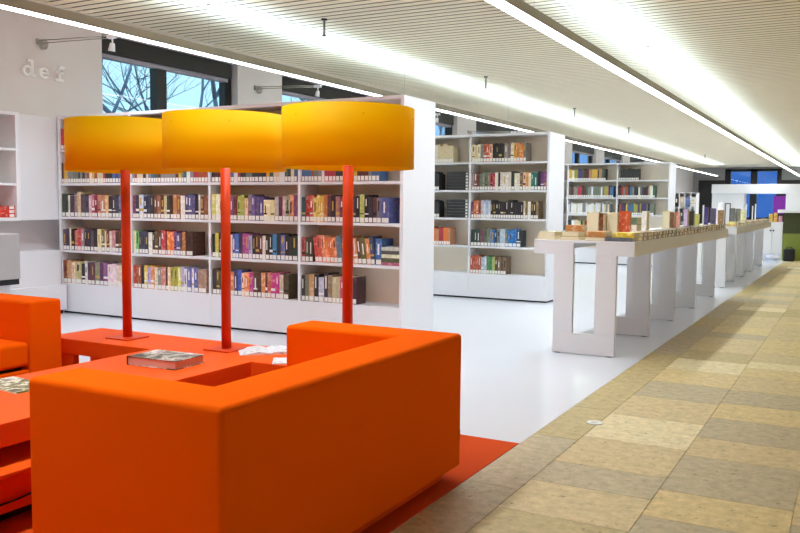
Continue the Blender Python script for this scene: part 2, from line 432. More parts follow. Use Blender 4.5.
def parse(s):
    out = []
    for tok in s.split():
        w = 1.0; hh = 1.0; lean = False; flat = False
        if '^' in tok: tok, q = tok.split('^'); hh = float(q)
        if '*' in tok: tok, q = tok.split('*'); w = float(q)
        if tok[0] == '/': lean = True; tok = tok[1:]
        out.append((tok, w, hh, lean))
    return out
ROWS_A = {   # (bay, board): colours left to right, share of the bay filled
 (0, 2): ("3a4030 3f4434 e8e2d4*.5 4a3038*1.3 9a7a80 d8bc90*1^1.08 5a4a58*1.3^1.05 544454*1.2 d8a8b8*.8 b05068 8a2030*.8 d08070 c08050*1.4 e0b070 33262f*1 4a3c44 403848 707898*1.2 e8e0e0 8890a0*.9", 1.0),
 (1, 2): ("8a3a60 3a3038 c8d0e0*1.4 30304a 34344e 2a2830 6a3a28 a06040 5a3020 c8b890*.9^1.05 3a3a28*.9 4a2a18 c08050 9a5028 e8dcd0*1.3 4a4068 585080 504878 241a22*.9 e0d8d0*.5 6a3828 8a5030*1.2", 1.0),
 (2, 2): ("d8d070 eee6c0 e4dcb0 f0e2c0 6a3040 7a4870 7a2030 b0b040 a0a840 e0b090^.9 8a7080^1.02 6a5088 5a4878 503880*1.2 f0e0a8*.9^.86 f0e4b8*.9^.86 e8d8a0^.86 b0a8a0 582848 d0a0a0*.9 90987a*.9 d88050*1.1 804868", 1.0),
 (3, 2): ("305050 b03028 c04030 d8b848*.9 e0c060*.9 d8a840*.9 c07038*.9 583038 302028 a87070 7a3038 282028 5a2028 48404a 202020 b8b860*1.1 241c20 38303a 603830 706878 505890*1.9", .9),
 (0, 1): ("5a4060*1.2 503a58*1.1 e8e0c0*.6 302018 c05058^.97 c83840*1.1^.97 a08090*1.1 30242c 3a2a38 5a4a58 241618*1.4 e8d8a0*1.2 7a6828 e4d4b0*.6 6a2828 e8d8d0*.6 c88888*1.3 583020^.95 6a4020^.94 503018*1.2^.93 5a3820*1.2^.94", 1.0),
 (1, 1): ("e0d8b0 70b060*1^1.06 3a3a50 40405a 383848*1.1 e8e4d8*1.3 483820 6a4a28 5a3a28*1.1 c84048*1.3 8a2024*.5 e88030*1.1 e87020*1.1 8a4878*.9^1.08 485890*1.2 702020*.7 b06828*1.1 4a2a1a*2.2", .80),
 (2, 1): ("2a3018 c8b840 302a1c e8d8c0^.6 50382c e8d0c0*.9 4858a0 5070b8*.9 3a2850 b04888 a84890*.9 b0a8c8*.9 282020 4a2020 5a2828 e0d0c0*.8 302020 2a2420 3880b0*1.1 282830 6068a0*1.2 202020 302820 283028*1.4", 1.0),
 (3, 1): ("b04040 4a4a28 3a3020 /c84840 /d05848 /e08860 /e86830*1.1 /d87040 /e07838 /607888*1.2 /586878 /404858 /c07050 /d88050*1.1 /584828 /686030*1.2 /d88848*1.1 /384868 4068a0*1.5", .80),
 (0, 0): ("8a4820*1.1 c89878*1.1 e8c8a8*1.2 c0b078*1.7 281c20 e0d8d8*.7 583040 6a3848 8a8868*1.3 582858 8a5080*1.2 e8d0d8*1.2 e6ccd4*1.2 e0c8b0*1.4 c8a880 50303a*1.2", 1.0),
 (1, 0): ("b04020*1.3 a05830 302030 e0c040*.9 b0a0d0 e08850 d8c8a0 888880 d08070*1.4 582820*.6 e8c8a0*.8 b0a030 a8a028*1.1 e0d878*.8 b0a8d0 e0dce4*.8 6868a8*1.3 d8d4e4*.6 6060a0*1.2 a88068*2.3", .97),
 (2, 0): ("3a2830*1.2 585020 4a4020 6a4038 4858a0*1.1 d87838*1.1 283868 4858b0*1.2 f0d0b0*.8 f08040*1.4 c03888*1.2 583820*1.1 482818 d88850*1.1 5a2028*.6 c05848 c83880*1.2 c03080*1.2 c8b098 504028*1.4", .90),
 (3, 0): ("303028 787058 c09060*1.4 241c20*1.3^1.06 b8b8c8*1.4 382c38*1.1^1.1 8a7058*1.2 c0b088 b8a880 c85070*1.2 d86080 482830*2.2", .58),
}
SHN = {4: 'top', 3: 'second', 2: 'third', 1: 'fourth', 0: 'bottom'}
BAYN = ['leftmost', 'second', 'third', 'rightmost']
def fill(rows, yf, casename, hbase=.225):
    for (k, s), (txt, frac) in rows.items():
        toks = parse(txt); tot = sum(t[1] for t in toks)
        x = bay_x(k) + .004; L = (BAY - PT - .012) * frac; R = random.Random(k * 10 + s); prevlean = False
        for i, (hx, w, hh, lean) in enumerate(toks):
            wd = w / tot * L
            h = hbase * hh * R.uniform(.93, 1.05); d = R.uniform(.14, .2); y = yf + .012 + R.uniform(0, .008)
            a = math.radians(7) if lean else 0
            eff = wd
            if lean and not prevlean: x += math.sin(a) * h
            prevlean = lean
            o = book_obj('book', wd * (math.cos(a) if lean else 1) - .0008, h, d, hx, True, R)
            o.location = (x + (math.sin(a) * 0), y, BOARD[s] + .0005)
            if lean: o.rotation_euler = (0, -a, 0)
            w_ = 'wide ' if w >= 1.4 else 'thin ' if w <= .65 else ''
            tag(o, '%s%s book, %s from the left, %s shelf, %s bay of the %s bookcase' % (w_, cname(hx), ORD[i], SHN[s], BAYN[k], casename), 'book', 'books on the %s shelf of the %s bookcase' % (SHN[s], casename))
            x += eff
fill(ROWS_A, YA, 'nearest')
# stack lying at the right end of the fourth shelf
zz = BOARD[1] + .0005
for hx, nm, hh in (('b05878', 'pink', .026), ('58583a', 'dark olive', .036), ('d8d8b8', 'cream', .03), ('505048', 'dark grey', .03), ('b8b8b0', 'pale grey', .03)):
    m = MB(); m.box(0, .165, 0, .2, 0, .003, 0).box(0, .165, 0, .2, hh - .004, hh - .001, 0).box(.0, .165, 0, .003, .003, hh - .004, 0).box(.004, .161, .003, .196, .003, hh - .004, 1)
    o = m.build('book', [M['cover'], M['pages']], None, loc=(BX1 - PT - .172, YA + .01, zz)); o.color = lin(hx)
    tag(o, '%s book lying in the small stack at the right end of the nearest bookcase' % nm, 'book', 'books stacked flat on the fourth shelf'); zz += hh
ROWS_B = {
 (3, 4): ("e0d0a0 d8c8a0 e0d4b0 888880 b04828 c85830*1.2 e8b090 201c20*1.2 2a2820 242024 34302c*.9 988878*1.2 786870 e0d0b0 d8a040 c8783a e07838*1.2 807468", .73),
 (3, 3): ("9a8080 70402c 6a2c28 68705c 707a68 606858 7a7a6a b03040 a82c3c*.8 e8d8c0*1.1 282428*.8 d8c8c0 d8d0c8 e0d4c8 d4ccc0 38382c*1.2 e0d8c0 d8d0b8 70503c e0b090 d88858 e8d4b0 207060*1.2 206458 202038*1.2 703868 844878", 1.0),
 (3, 2): ("704068 d07030 c86428 8a3828 b0b8cc b8c0d8 a8b0c8 c8ccd8 281c20 2a2024 241c22 281e24 2c2024 241c20 281e22 2a2024 241c22 281e24 2c2026 261c20 281e22 e0d4b0*.7 7a6848 e8e0d4*1.2 50301c 3a2818 886c48*.8", .9),
 (3, 1): ("283830 2a4034 304a3c 70404c*1.3 5a6450 808070 2068b0*1.2 283848*.8 70787c b4c0cc*1.5 587080 2078c0*1.4 2470b8*1.1 203040*1.3", .68),
 (3, 0): ("b04830 a8442c b85438 9a4030 a8b0c0 b4bccc 488048 407440 a8b068 58442c 806040 604834 7a6048", .49),
}
fill(ROWS_B, YB, 'second', .215)

# ------------------------------------------------------------------ the other shelved books: one uncountable remainder
PAL = ['303030', '5a3028', 'a85030', 'e07838', 'd8c8a0', 'e8e0d0', '707868', '486890', '503868', 'b03840', 'a0a040', '888480', 'd8b048', 'c08868', 'e4e4e8', '406048']
def mass(entries):
    mats = [mat('book_cloth_%d' % i, '#' + p, .5, .25, 40) for i, p in enumerate(PAL)] + [M['label'], M['pages']]
    mb = MB(); R = random.Random(99); NL = len(PAL)
    for yf, k, s, frac, mode in entries:
        x = bay_x(k) + .004; xe = x + (BAY - PT - .012) * frac
        prev = 0
        while x < xe - .02:
            w = R.uniform(.026, .045); w = min(w, xe - x); h = R.uniform(.2, .24); d = R.uniform(.14, .19)
            if mode == 'dark': c = 0 if R.random() < .9 else 6
            elif mode == 'cream': c = R.choice([4, 4, 5, 4, 12])
            elif mode == 'warm': c = R.choice([3, 3, 12, 0, 9, 13, 10])
            elif mode == 'pale': c = R.choice([5, 14, 14, 11, 4])
            elif mode == 'red': c = R.choice([1, 9, 2])
            else: c = R.choice([0, 0, 1, 1, 2, 4, 5, 6, 6, 7, 8, 9, 10, 11, 11, 12, 13, 14, 15]) if R.random() < .7 else prev
            prev = c
            z = BOARD[s] + .0005
            mb.box(x, x + w - .001, yf + .015, yf + .015 + d, z, z + h, c)
            mb.box(x + w * .1, x + w * .9, yf + .0143, yf + .016, z + .006, z + .045, NL)
            x += w
    # flat dark stacks in the second bookcase
    for s in (3, 2):
        for q in range(6):
            x1 = bay_x(3) - PT - .006; z = BOARD[s] + .0005 + q * .038
            mb.box(x1 - .3, x1, YB + .02, YB + .21, z, z + .036, 0); mb.box(x1 - .04, x1 - .01, YB + .0192, YB + .021, z + .006, z + .03, NL)
    o = mb.build('books', mats)
    return tag(o, 'remaining shelved books: behind the orange shades and on the farther bookcases', 'books', None, 'stuff')
ent = [(YA, k, 3, f, 'mix') for k, f in ((0, 1), (1, 1), (2, 1), (3, .8))] + [(YA, k, 4, f, 'red' if k == 0 else 'mix') for k, f in ((0, .9), (1, .8), (2, .9), (3, .7))]
ent += [(YB, 2, 4, .8, 'cream'), (YB, 2, 3, .6, 'dark'), (YB, 2, 2, .6, 'dark'), (YB, 2, 1, .75, 'warm')]
ent += [(YC, 2, 4, .8, 'mix'), (YC, 3, 4, .42, 'dark'), (YC, 2, 3, .95, 'mix'), (YC, 3, 3, .75, 'mix'), (YC, 2, 2, .9, 'pale'), (YC, 3, 2, .75, 'mix'), (YC, 2, 1, .6, 'mix'), (YC, 1, 4, .9, 'mix'), (YC, 1, 3, .9, 'mix'), (YC, 1, 2, .9, 'mix'), (YC, 1, 1, .9, 'mix')]
mass(ent)

# ------------------------------------------------------------------ red lounge table
TZ = .38
t = thing('lounge_table', (-2.9, 2.6, 0), 'red-orange lacquered T-shaped lounge table carrying the three lamps and magazines', 'table')
def loc(x, y): return (x + 2.9, y - 2.6)
outline = [loc(*p) for p in ((-4.06, 3.2), (-3.245, 3.2), (-3.245, .9), (-2.575, .9), (-2.575, 3.2), (-1.75, 3.2), (-1.75, 3.6), (-4.06, 3.6))]
MB().prism(outline, TZ - .085, TZ).build('tabletop', M['lacquer'], t, .003)
def lb(x0, x1, y0, y1, z0, z1): 
    a, b = loc(x0, y0), loc(x1, y1); return MB().box(a[0], b[0], a[1], b[1], z0, z1)
lb(-3.22, -2.50, .93, 3.19, .211, .226).build('lower_shelf', M['lacquer'], t, .002)
lb(-3.22, -2.6, .95, 3.19, .05, .19).build('base_box', M['lacquer'], t, .002)
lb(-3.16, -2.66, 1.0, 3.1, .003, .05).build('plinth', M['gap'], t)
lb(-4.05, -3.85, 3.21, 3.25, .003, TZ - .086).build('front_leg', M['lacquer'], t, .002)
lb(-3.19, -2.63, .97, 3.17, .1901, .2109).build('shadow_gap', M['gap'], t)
lb(-1.81, -1.76, 3.21, 3.59, .003, TZ - .086).build('end_panel', M['lacquer'], t, .002)
lb(-4.05, -1.812, 3.5, 3.54, .003, TZ - .086).build('rear_panel', M['lacquer'], t, .002)
lb(-2.62, -2.58, 1.0, 1.04, .2261, TZ - .086).build('support', M['lacquer'], t)
lb(-3.22, -2.58, 3.1, 3.14, .2261, TZ - .086).build('support', M['lacquer'], t)

# ------------------------------------------------------------------ sofas (U shaped, facing +x before turning)
def sofa(locn, rz, lab):
    t = thing('sofa', locn, lab, 'sofa', 'orange U-shaped felt sofas', rz)
    D, W, H, A = .763, 1.51, .62, .205       # depth, width, height, thickness
    # local: back along x = 0, arms towards +x, width along y
    pts = [(0, 0), (D, 0), (D, A), (A, A), (A, W - A), (D, W - A), (D, W), (0, W)]
    m = MB().prism(pts, .055, H)
    o = m.build('back_and_arms', M['fabric'], t, .018, 4)
    MB().box(A + .003, D - .003, A + .004, W - A - .004, .275, .405).build('seat_cushion', M['fabric'], t, .022, 4)
    MB().box(A + .002, D - .012, A + .003, W - A - .003, .055, .255).build('seat_base', M['fabric'], t, .006, 2)
    MB().box(A + .03, D - .04, A + .03, W - A - .03, .255, .275).build('cushion_shadow_gap', M['gap'], t)  # black block painting the shade between cushion and seat base
    MB().box(.06, D - .06, .06, W - .06, .003, .0545).build('plinth', M['lacquer'], t)
    return t
# near sofa faces -x: turn by 180 degrees
near = sofa((-1.425, 3.16, 0), math.pi, 'big orange felt sofa in front, its back turned to the stone walkway')
# seam tag on its rear corner
MB().box(-.0015, 0.0015, .014, .03, .18, .215).build('seam_tag', M['fabric'], near)
sofa((-4.6, 1.62, 0), 0, 'orange felt sofa at the left edge, cut off, facing the red table')

# ------------------------------------------------------------------ lamps
def lamp(x, lab):
    t = thing('floor_lamp', (x, 3.40, TZ), lab, 'lamp', 'orange drum lamps on the red table')
    MB().box(-.085, .085, -.085, .085, 0, .008).build('base_plate', M['pole'], t, .002)
    MB().tube((0, 0, .008), (0, 0, 1.06), .0255, .0255, 24).build('pole', M['pole'], t)
    n = 72; r = .315; z0, z1 = 1.322 - TZ, 1.602 - TZ
    P = lambda q: [(q * math.cos(2 * math.pi * i / n), q * math.sin(2 * math.pi * i / n)) for i in range(n)]
    m = MB().ring(P(r), P(r - .004), z0, z1)
    for f in m.bm.faces:
        if abs(f.calc_center_median().z - (z0 + z1) / 2) < .05: f.smooth = True
    sh = m.build('lamp_shade', M['shade'], t)
    s = MB()
    for q in range(3):
        a = q * 2 * math.pi / 3 + .3
        s.tube((0, 0, 1.05), ((r - .003) * math.cos(a), (r - .003) * math.sin(a), 1.05), .004, .004, 6)
    s.build('shade_spider', M['pole'], t)
    for q in range(6):
        a = q * math.pi / 3 + .25
        p = Vector((r * math.cos(a), r * math.sin(a), z1 - .05)); d = Vector((math.cos(a), math.sin(a), 0))
        MB().tube(p - d * .006, p + d * .004, .005, .004, 8).build('shade_rivet', M['shade'], sh)
    bm_ = MB(); bmesh.ops.create_uvsphere(bm_.bm, u_segments=16, v_segments=10, radius=.04, matrix=Matrix.Translation((0, 0, 1.1)))
    bm_.build('bulb', M['bulb'], t, smooth=True)
    l = bpy.data.lights.new('lamp_glow', 'POINT'); l.energy = LAMP_W; l.shadow_soft_size = .041; l.color = (1, .80, .52)
    o = bpy.data.objects.new('lamp_glow', l); COL.objects.link(o); o.parent = t; o.location = (0, 0, 1.1)
    return t
LAMP_W = 14
lamp(-3.625, 'leftmost of the three orange drum-shade lamps on red poles')
lamp(-2.9, 'middle of the three orange drum-shade lamps on red poles')
lamp(-2.145, 'rightmost of the three orange drum-shade lamps, its foot hidden by the near sofa')

# ------------------------------------------------------------------ reading matter on the red table
M['cover_print'] = None
def printed(name, cols, scale):
    m, nt, b = newmat(name)
    tc = nt.nodes.new('ShaderNodeTexCoord'); n = nt.nodes.new('ShaderNodeTexNoise'); n.inputs['Scale'].default_value = scale; n.inputs['Detail'].default_value = 3; n.inputs['Distortion'].default_value = 1.2
    nt.links.new(tc.outputs['Object'], n.inputs['Vector'])
    r = nt.nodes.new('ShaderNodeValToRGB'); e = r.color_ramp.elements; r.color_ramp.interpolation = 'CONSTANT'
    for i, (p, c) in enumerate(cols):
        el = e[i] if i < 2 else e.new(p)
        el.position = p; el.color = lin(c)
    nt.links.new(n.outputs['Fac'], r.inputs['Fac']); nt.links.new(r.outputs['Color'], b.inputs['Base Color']); b.inputs['Roughness'].default_value = .3
    return m
pm1 = printed('photo_print', [(0, '2f2c1c'), (.42, '6d6a58'), (.5, 'c9c3bd'), (.56, 'b08a80'), (.62, 'e6e2e2')], 9)
pm2 = printed('garden_print', [(0, '2e3a1c'), (.42, '6c7430'), (.5, 'e8e6da'), (.58, '6a7a3a')], 12)
pm3 = printed('pale_print', [(0, 'a8aab2'), (.4, 'dcdce0'), (.58, 'c8c4c4'), (.64, '6a6c74')], 16)
b = thing('picture_book', (-2.885, 2.945, TZ), 'thick hardcover picture book lying on the red table by the middle lamp', 'book', rz=.05)
MB().box(-.148, .148, -.105, .105, .0, .003).box(-.148, .148, -.105, .105, .038, .041).build('cover', pm1, b)
MB().box(-.148, -.145, -.105, .105, .003, .038).build('spine', pm1, b)
MB().box(-.145, .142, -.1, .1, .0031, .0379).build('page_block', mat('rosy_page_block', '#d9a898', .7, .12, 300), b)
def open_mag(name, x, y, rz, w, d, pm, lab, grp):
    b = thing(name, (x, y, TZ), lab, 'magazine', grp, rz)
    for sgn in (-1, 1):
        m = MB(); n = 6; prev = None
        for i in range(n):
            u0, u1 = i / n, (i + 1) / n
            z0 = .002 + .012 * math.sin(math.pi * min(1, u0 * 1.1)) * (1 - u0) * 1.6; z1 = .002 + .012 * math.sin(math.pi * min(1, u1 * 1.1)) * (1 - u1) * 1.6
            xs = sorted((sgn * u0 * w, sgn * u1 * w)); 
            a = [(u0 * w * sgn, z0), (u1 * w * sgn, z1)]
            v = [m.bm.verts.new(p) for p in ((a[0][0], -d/2, 0), (a[1][0], -d/2, 0), (a[1][0], d/2, 0), (a[0][0], d/2, 0), (a[0][0], -d/2, a[0][1] + .002), (a[1][0], -d/2, a[1][1] + .002), (a[1][0], d/2, a[1][1] + .002), (a[0][0], d/2, a[0][1] + .002))]
            for f in ((0,3,2,1),(4,5,6,7),(0,1,5,4),(1,2,6,5),(2,3,7,6),(3,0,4,7)): m.bm.faces.new([v[i_] for i_ in f])
        m.build('open_page', pm, b)
    return b
open_mag('magazine', -2.68, 3.47, .75, .15, .2, pm3, 'white open magazine on the red table beside the middle lamp', None)
c = thing('magazine', (-2.40, 3.31, TZ), 'closed white leaflet half hidden behind the near sofa arm', 'magazine', None, .6)
MB().box(-.1, .1, -.075, .075, 0, .006).build('cover', pm3, c)
c = thing('magazine', (-2.36, 3.50, TZ), 'dark-backed magazine lying behind the white leaflet on the red table', 'magazine', None, .2)
MB().box(-.11, .11, -.07, .07, 0, .012).build('page_block', pm3, c); MB().box(-.112, .112, -.072, .072, .012, .014).build('cover', mat('slate_cover', '#5a6466', .4), c)
c = thing('magazine', (-3.06, 2.26, TZ), 'green garden magazine at the left edge of the red table', 'magazine', None, -.12)
MB().box(-.17, .14, -.085, .085, 0, .006).build('cover', pm2, c)
MB().box(-.172, .142, -.0865, -.085, 0, .0055).build('page_edge', M['pages'], c)
c = thing('cable', (-2.57, 1.9, .1), 'thin black cable sagging along the side of the red table', 'cable')
MB().path([(-.018, -.6 + i * .1, .012 * math.sin(i * .9)) for i in range(13)], .004, 6).build('cord', M['black'], c)
# floor outlet
t = thing('floor_outlet', (-1.185, 4.352, 0), 'round pale metal floor cap set in the stone walkway', 'floor cap')
MB().tube((0, 0, 0), (0, 0, .004), .044, .042, 32).build('cap', mat('pale_metal_cap', '#d9d7cf', .4), t)
MB().tube((0, 0, .004), (0, 0, .005), .02, .02, 24).build('cap_insert', mat('grey_metal_cap', '#b9b7b0', .4), t)
# ------------------------------------------------------------------ display tables
def table(x0, x1, y0, y1, legs, lab):
    zt = .889
    t = thing('display_table', ((x0 + x1) / 2, y0, 0), lab, 'table', 'long white display tables')
    w = (x1 - x0) / 2; L = y1 - y0; hx0, hx1 = -.075, .1          # slot in the legs
    MB().box(-w, w, 0, L, zt - .018, zt).build('tabletop', M['table'], t, .002)
    for s in (-1, 1):
        MB().box(s * w, s * (w - .03), .0305, L - .0305, zt - .11, zt - .0182).build('side_apron', M['table'], t, .0015)
    for y in (0, L - .03):
        for xa, xb in ((-w, hx0), (hx1, w)): MB().box(xa, xb, y, y + .03, zt - .11, zt - .0182).build('end_apron', M['table'], t, .0015)
    lx0, lx1 = -w + .165, w - .135
    for q, y in enumerate(legs):
        yy = y - y0; zt2 = zt - .0183 if 0 < q < len(legs) - 1 else zt - .1102
        yy0, yy1 = (yy, yy + .045)
        m = MB()
        m.box(lx0, hx0, yy0, yy1, .164, zt2).box(hx1, lx1, yy0, yy1, .164, zt2).box(lx0, lx1, yy0, yy1, .006, .164)
        m.build('leg', M['table'], t, .0015)
        MB().box(lx0 + .02, lx0 + .06, yy0 + .006, yy1 - .006, 0, .006).box(lx1 - .06, lx1 - .02, yy0 + .006, yy1 - .006, 0, .006).build('foot', M['gap'], t)
    return t
table(-2.246, -1.456, 6.334, 11.45, [6.334, 7.53, 8.72, 9.95, 11.405], 'long white slotted-leg display table with books, its near end facing the sofas')
table(-2.30, -1.51, 12.8, 18.2, [12.8, 13.94, 15.15, 16.4, 18.155], 'second white display table in line behind the first, farther down the walkway')
TT = .8895
used = {}
def flat(x0, x1, y0, y1, z, th, hx, lab, name='display_book', cat='book', grp='books laid out on the white tables', spine='front', label=False, rz=0):
    """a book lying flat; spine on the -y ('front') or +x ('right') side"""
    cx, cy = (x0 + x1) / 2, (y0 + y1) / 2
    t = thing(name, (cx, cy, z), lab, cat, grp, rz); a, b = (x1 - x0) / 2, (y1 - y0) / 2
    c = MB(); c.box(-a, a, -b, b, 0, .0025).box(-a, a, -b, b, th - .0025, th)
    if spine == 'front': c.box(-a, a, -b, -b + .003, .0025, th - .0025)
    elif spine == 'right': c.box(a - .003, a, -b, b, .0025, th - .0025)
    elif spine == 'back': c.box(-a, a, b - .003, b, .0025, th - .0025)
    o = c.build('cover', M['cover'], t); o.color = lin(hx)
    MB().box(-a + .003, a - .0035, -b + .0035, b - .0035, .0026, th - .0026).build('page_block', M['pages'], t)
    if label: MB().box(a - .001, a + .0006, -b * .5, b * .5, th * .12, th * .88).build('spine_label', M['label'], t)
    return t
def upright(x0, x1, y, z1, hx, lab, depth=.05, z0=TT, name='standing_book', cat='book', pages=False, grp='books standing on the white tables'):
    t = thing(name, ((x0 + x1) / 2, y, z0), lab, cat, grp); a = (x1 - x0) / 2; H = z1 - z0
    c = MB(); c.box(-a, a, 0, .003, 0, H).box(-a, a, depth - .003, depth, 0, H).box(-a, -a + .003, .003, depth - .003, 0, H)
    if pages: c = MB().box(-a, -a + .003, 0, depth, 0, H).box(a - .003, a, 0, depth, 0, H).box(-a + .003, a - .003, depth - .003, depth, 0, H)
    o = c.build('cover', M['cover'], t); o.color = lin(hx)
    MB().box(-a + .0035, a - .0035, .004 if not pages else .002, depth - .004, .003, H - .004).build('page_block', M['pages'], t)
    return t
# front edge of the near table, left to right
flat(-2.235, -2.085, 6.37, 6.58, TT, .031, 'cfc4a4', 'cream book at the bottom of the leftmost stack, near table end', spine='back')
flat(-2.228, -2.09, 6.375, 6.57, TT + .031, .033, 'd6cdb4', 'cream book on top of the leftmost stack on the near table end', spine='back')
flat(-2.045, -1.892, 6.37, 6.59, TT, .030, 'a08c50', 'tan book at the bottom of the second stack, near table end', spine='back')
flat(-2.04, -1.90, 6.375, 6.57, TT + .030, .031, 'b8a878', 'tan book on top of the second stack from the left on the near table end', spine='back')
flat(-2.105, -1.955, 6.68, 6.88, TT, .06, '8a5a2c', 'thick brown book under an orange-brown one behind the tan stack', spine='front')
flat(-2.10, -1.952, 6.685, 6.87, TT + .06, .05, 'c07a3c', 'orange-brown book on a thick brown one behind the tan pair', spine='front')
flat(-1.85, -1.695, 6.37, 6.58, TT, .030, 'a06830', 'brown book at the bottom of the third stack, near table end', spine='back')
flat(-1.852, -1.69, 6.375, 6.585, TT + .030, .042, 'c08448', 'thick orange-brown book on top of the third stack on the near table end', spine='front')
upright(-1.947, -1.85, 6.75, 1.108, 'e0cc98', 'cream book standing leftmost on the near table, page edges towards the sofas', .07, pages=True)
upright(-1.846, -1.815, 6.76, 1.10, '7a3a1c', 'narrow dark brown book standing between the two cream upright books', .12)
upright(-1.806, -1.722, 6.85, 1.105, 'e4d4a0', 'second cream upright book, beside the orange-covered one on the near table', .06, pages=True)
upright(-1.716, -1.625, 6.88, 1.118, 'd8582a', 'upright book with orange-red printed cover on the near table', .04)
flat(-1.69, -1.485, 6.365, 6.60, TT, .03, '5c6068', 'grey book under the yellow one at the right corner of the near table', spine='front')
flat(-1.635, -1.475, 6.38, 6.58, TT + .03, .036, 'e8c820', 'bright yellow book lying at the right corner of the near table', spine='front')
flat(-1.765, -1.665, 7.3, 7.52, TT, .05, 'e0dcd4', 'pale book at the bottom of the stack behind the orange-covered upright book', spine='front')
flat(-1.76, -1.67, 7.31, 7.5, TT + .05, .06, 'd8c0b0', 'rosy book in the middle of the stack behind the orange-covered upright book', spine='front')
flat(-1.762, -1.668, 7.31, 7.5, TT + .11, .062, '5c7050', 'dark green book on top of the stack behind the orange-covered upright book', spine='front')
upright(-1.716, -1.672, 7.7, 1.117, 'efe8dc', 'slim white upright book beside the dark green stack', .12)
upright(-1.69, -1.625, 8.5, 1.116, 'e4cf90', 'cream upright book halfway along the first table', .08, pages=True)
upright(-1.62, -1.585, 8.5, 1.107, '7c4a34', 'brown upright book touching the cream one halfway along the first table', .12)
upright(-1.715, -1.655, 9.2, 1.104, 'd08878', 'salmon upright book past the cream one on the first table', .05)
upright(-1.65, -1.61, 9.4, 1.135, 'c8b4d8', 'lilac upright book past the salmon one on the first table', .1)
upright(-1.675, -1.611, 9.8, 1.112, '28241e', 'black upright book near the far end of the first table', .08)
upright(-1.664, -1.62, 10.2, 1.078, 'b8b860', 'yellow-green upright book near the far end of the first table', .08)
upright(-1.66, -1.612, 10.8, 1.16, '40307c', 'violet upright book at the far end of the first table', .06)
upright(-1.605, -1.545, 10.95, 1.148, '6c6484', 'grey-violet upright book at the far end of the first table', .06)
def stick(x, y, z1, lab, w=.016):
    t = thing('sign_holder', (x, y, TT), lab, 'sign holder', 'slim white sign holders on the tables')
    MB().box(-.04, .04, -.03, .03, 0, .004).build('base', M['white'], t); MB().box(-w / 2, w / 2, -.006, .006, .004, z1 - TT).build('post', M['white'], t)
stick(-1.70, 10.4, 1.172, 'thin white upright post left of the violet book on the first table')
stick(-1.607, 10.42, 1.185, 'thin white upright post just before the violet book on the first table', .018)
# cover-up books along the middle of both tables
R = random.Random(4)
midc = ['e0dce4', 'd8d0dc', 'c8bfd4', 'e8e0d0', 'd0b090', 'e4e0e0', 'b8c0d0', 'd8c8a0', 'e8e4e0', 'c09070', 'dcd4cc', 'a8a0b8', 'e0d0c0', 'd8d8dc']
for i in range(14):
    y = 7.0 + i * .31; hx = midc[i]
    if any(abs(y + .1 - q) < .24 for q in (7.4,)): continue
    flat(-1.93 - R.uniform(0, .04), -1.78, y, y + .2, TT, R.uniform(.02, .034), hx, '%s cover-up book, %s from the near end in the middle of the first table' % (cname(hx), ORD[i]), spine='front', grp='cover-up books along the middle of the first table')
# stacks along the walkway edge of the first table
ec = ['8a7650', 'a89468', '60503c', 'a87848', '787068', '8a7048', 'c0a478', '6a5038', '9a8a70', '4a4440', '94602c', 'c8bca8']
for i in range(24):
    y = 6.64 + i * .197
    z = TT
    L_ = R.uniform(.15, .19)
    for lv in range(2):
        hx = R.choice(ec); th = R.uniform(.026, .036); dx = R.uniform(0, .012)
        flat(-1.60 - dx, -1.464 - dx, y + R.uniform(0, .012) - .004, y + L_ + R.uniform(-.012, .004), z, th, hx,
             '%s %s book of the %s pair along the walkway edge of the first table' % ('lower' if lv == 0 else 'upper', cname(hx), ORD[i]), spine='right', label=True, grp='pairs of books along the walkway edge of the first table')
        z += th
# second table
flat(-1.66, -1.53, 12.82, 13.0, TT, .03, 'c8a860', 'tan book under the pale yellow one at the front of the second table', spine='front', grp='books on the second table')
flat(-1.655, -1.532, 12.83, 12.99, TT + .03, .036, 'e8d890', 'pale yellow book at the front of the second table', spine='front', grp='books on the second table')
upright(-1.856, -1.775, 13.4, 1.12, '8a6238', 'brown upright book with a white card behind it on the second table', .06, grp='books on the second table')
upright(-1.868, -1.79, 13.47, 1.24, 'f0f0f4', 'tall white card standing behind the brown book on the second table', .02, name='display_card', cat='card', grp='cards on the second table')
def frame_sign(x0, x1, y, z1, lab):
    t = thing('sign_stand', ((x0 + x1) / 2, y, TT), lab, 'frame'); a = (x1 - x0) / 2; H = z1 - TT
    MB().box(-a, -a + .014, 0, .02, 0, H).box(a - .014, a, 0, .02, 0, H).box(-a + .014, a - .014, 0, .02, H - .014, H).box(-a + .014, a - .014, 0, .02, 0, .014).build('frame', M['frame'], t)
    MB().box(-a + .014, a - .014, .008, .014, .014, H - .014).build('panel', M['table'], t); MB().box(-a + .02, a - .02, .02, .1, 0, .006).build('stand', M['frame'], t)
frame_sign(-1.84, -1.755, 14, 1.23, 'small dark frame standing on the second table')
upright(-1.80, -1.73, 14.35, 1.152, '6c6a68', 'dark grey upright book right of the small frame', .05, grp='books on the second table')
upright(-1.725, -1.655, 14.4, 1.145, '807c74', 'mid grey upright book left of the pale one on the second table', .05, grp='books on the second table')
upright(-1.624, -1.552, 14.2, 1.122, 'e8e4b4', 'pale yellow upright book halfway along the second table', .05, grp='books on the second table')
stick(-1.632, 14.8, 1.19, 'leftmost thin white post on the second table', .02)
stick(-1.70, 15.1, 1.207, 'second thin white post on the second table', .026)
stick(-1.70, 15.6, 1.225, 'third thin post, by the blue window on the second table', .018)
stick(-1.70, 16.6, 1.197, 'white post at the far end of the second table, left one', .02)
stick(-1.69, 17.0, 1.235, 'white post at the far end of the second table, right one', .022)
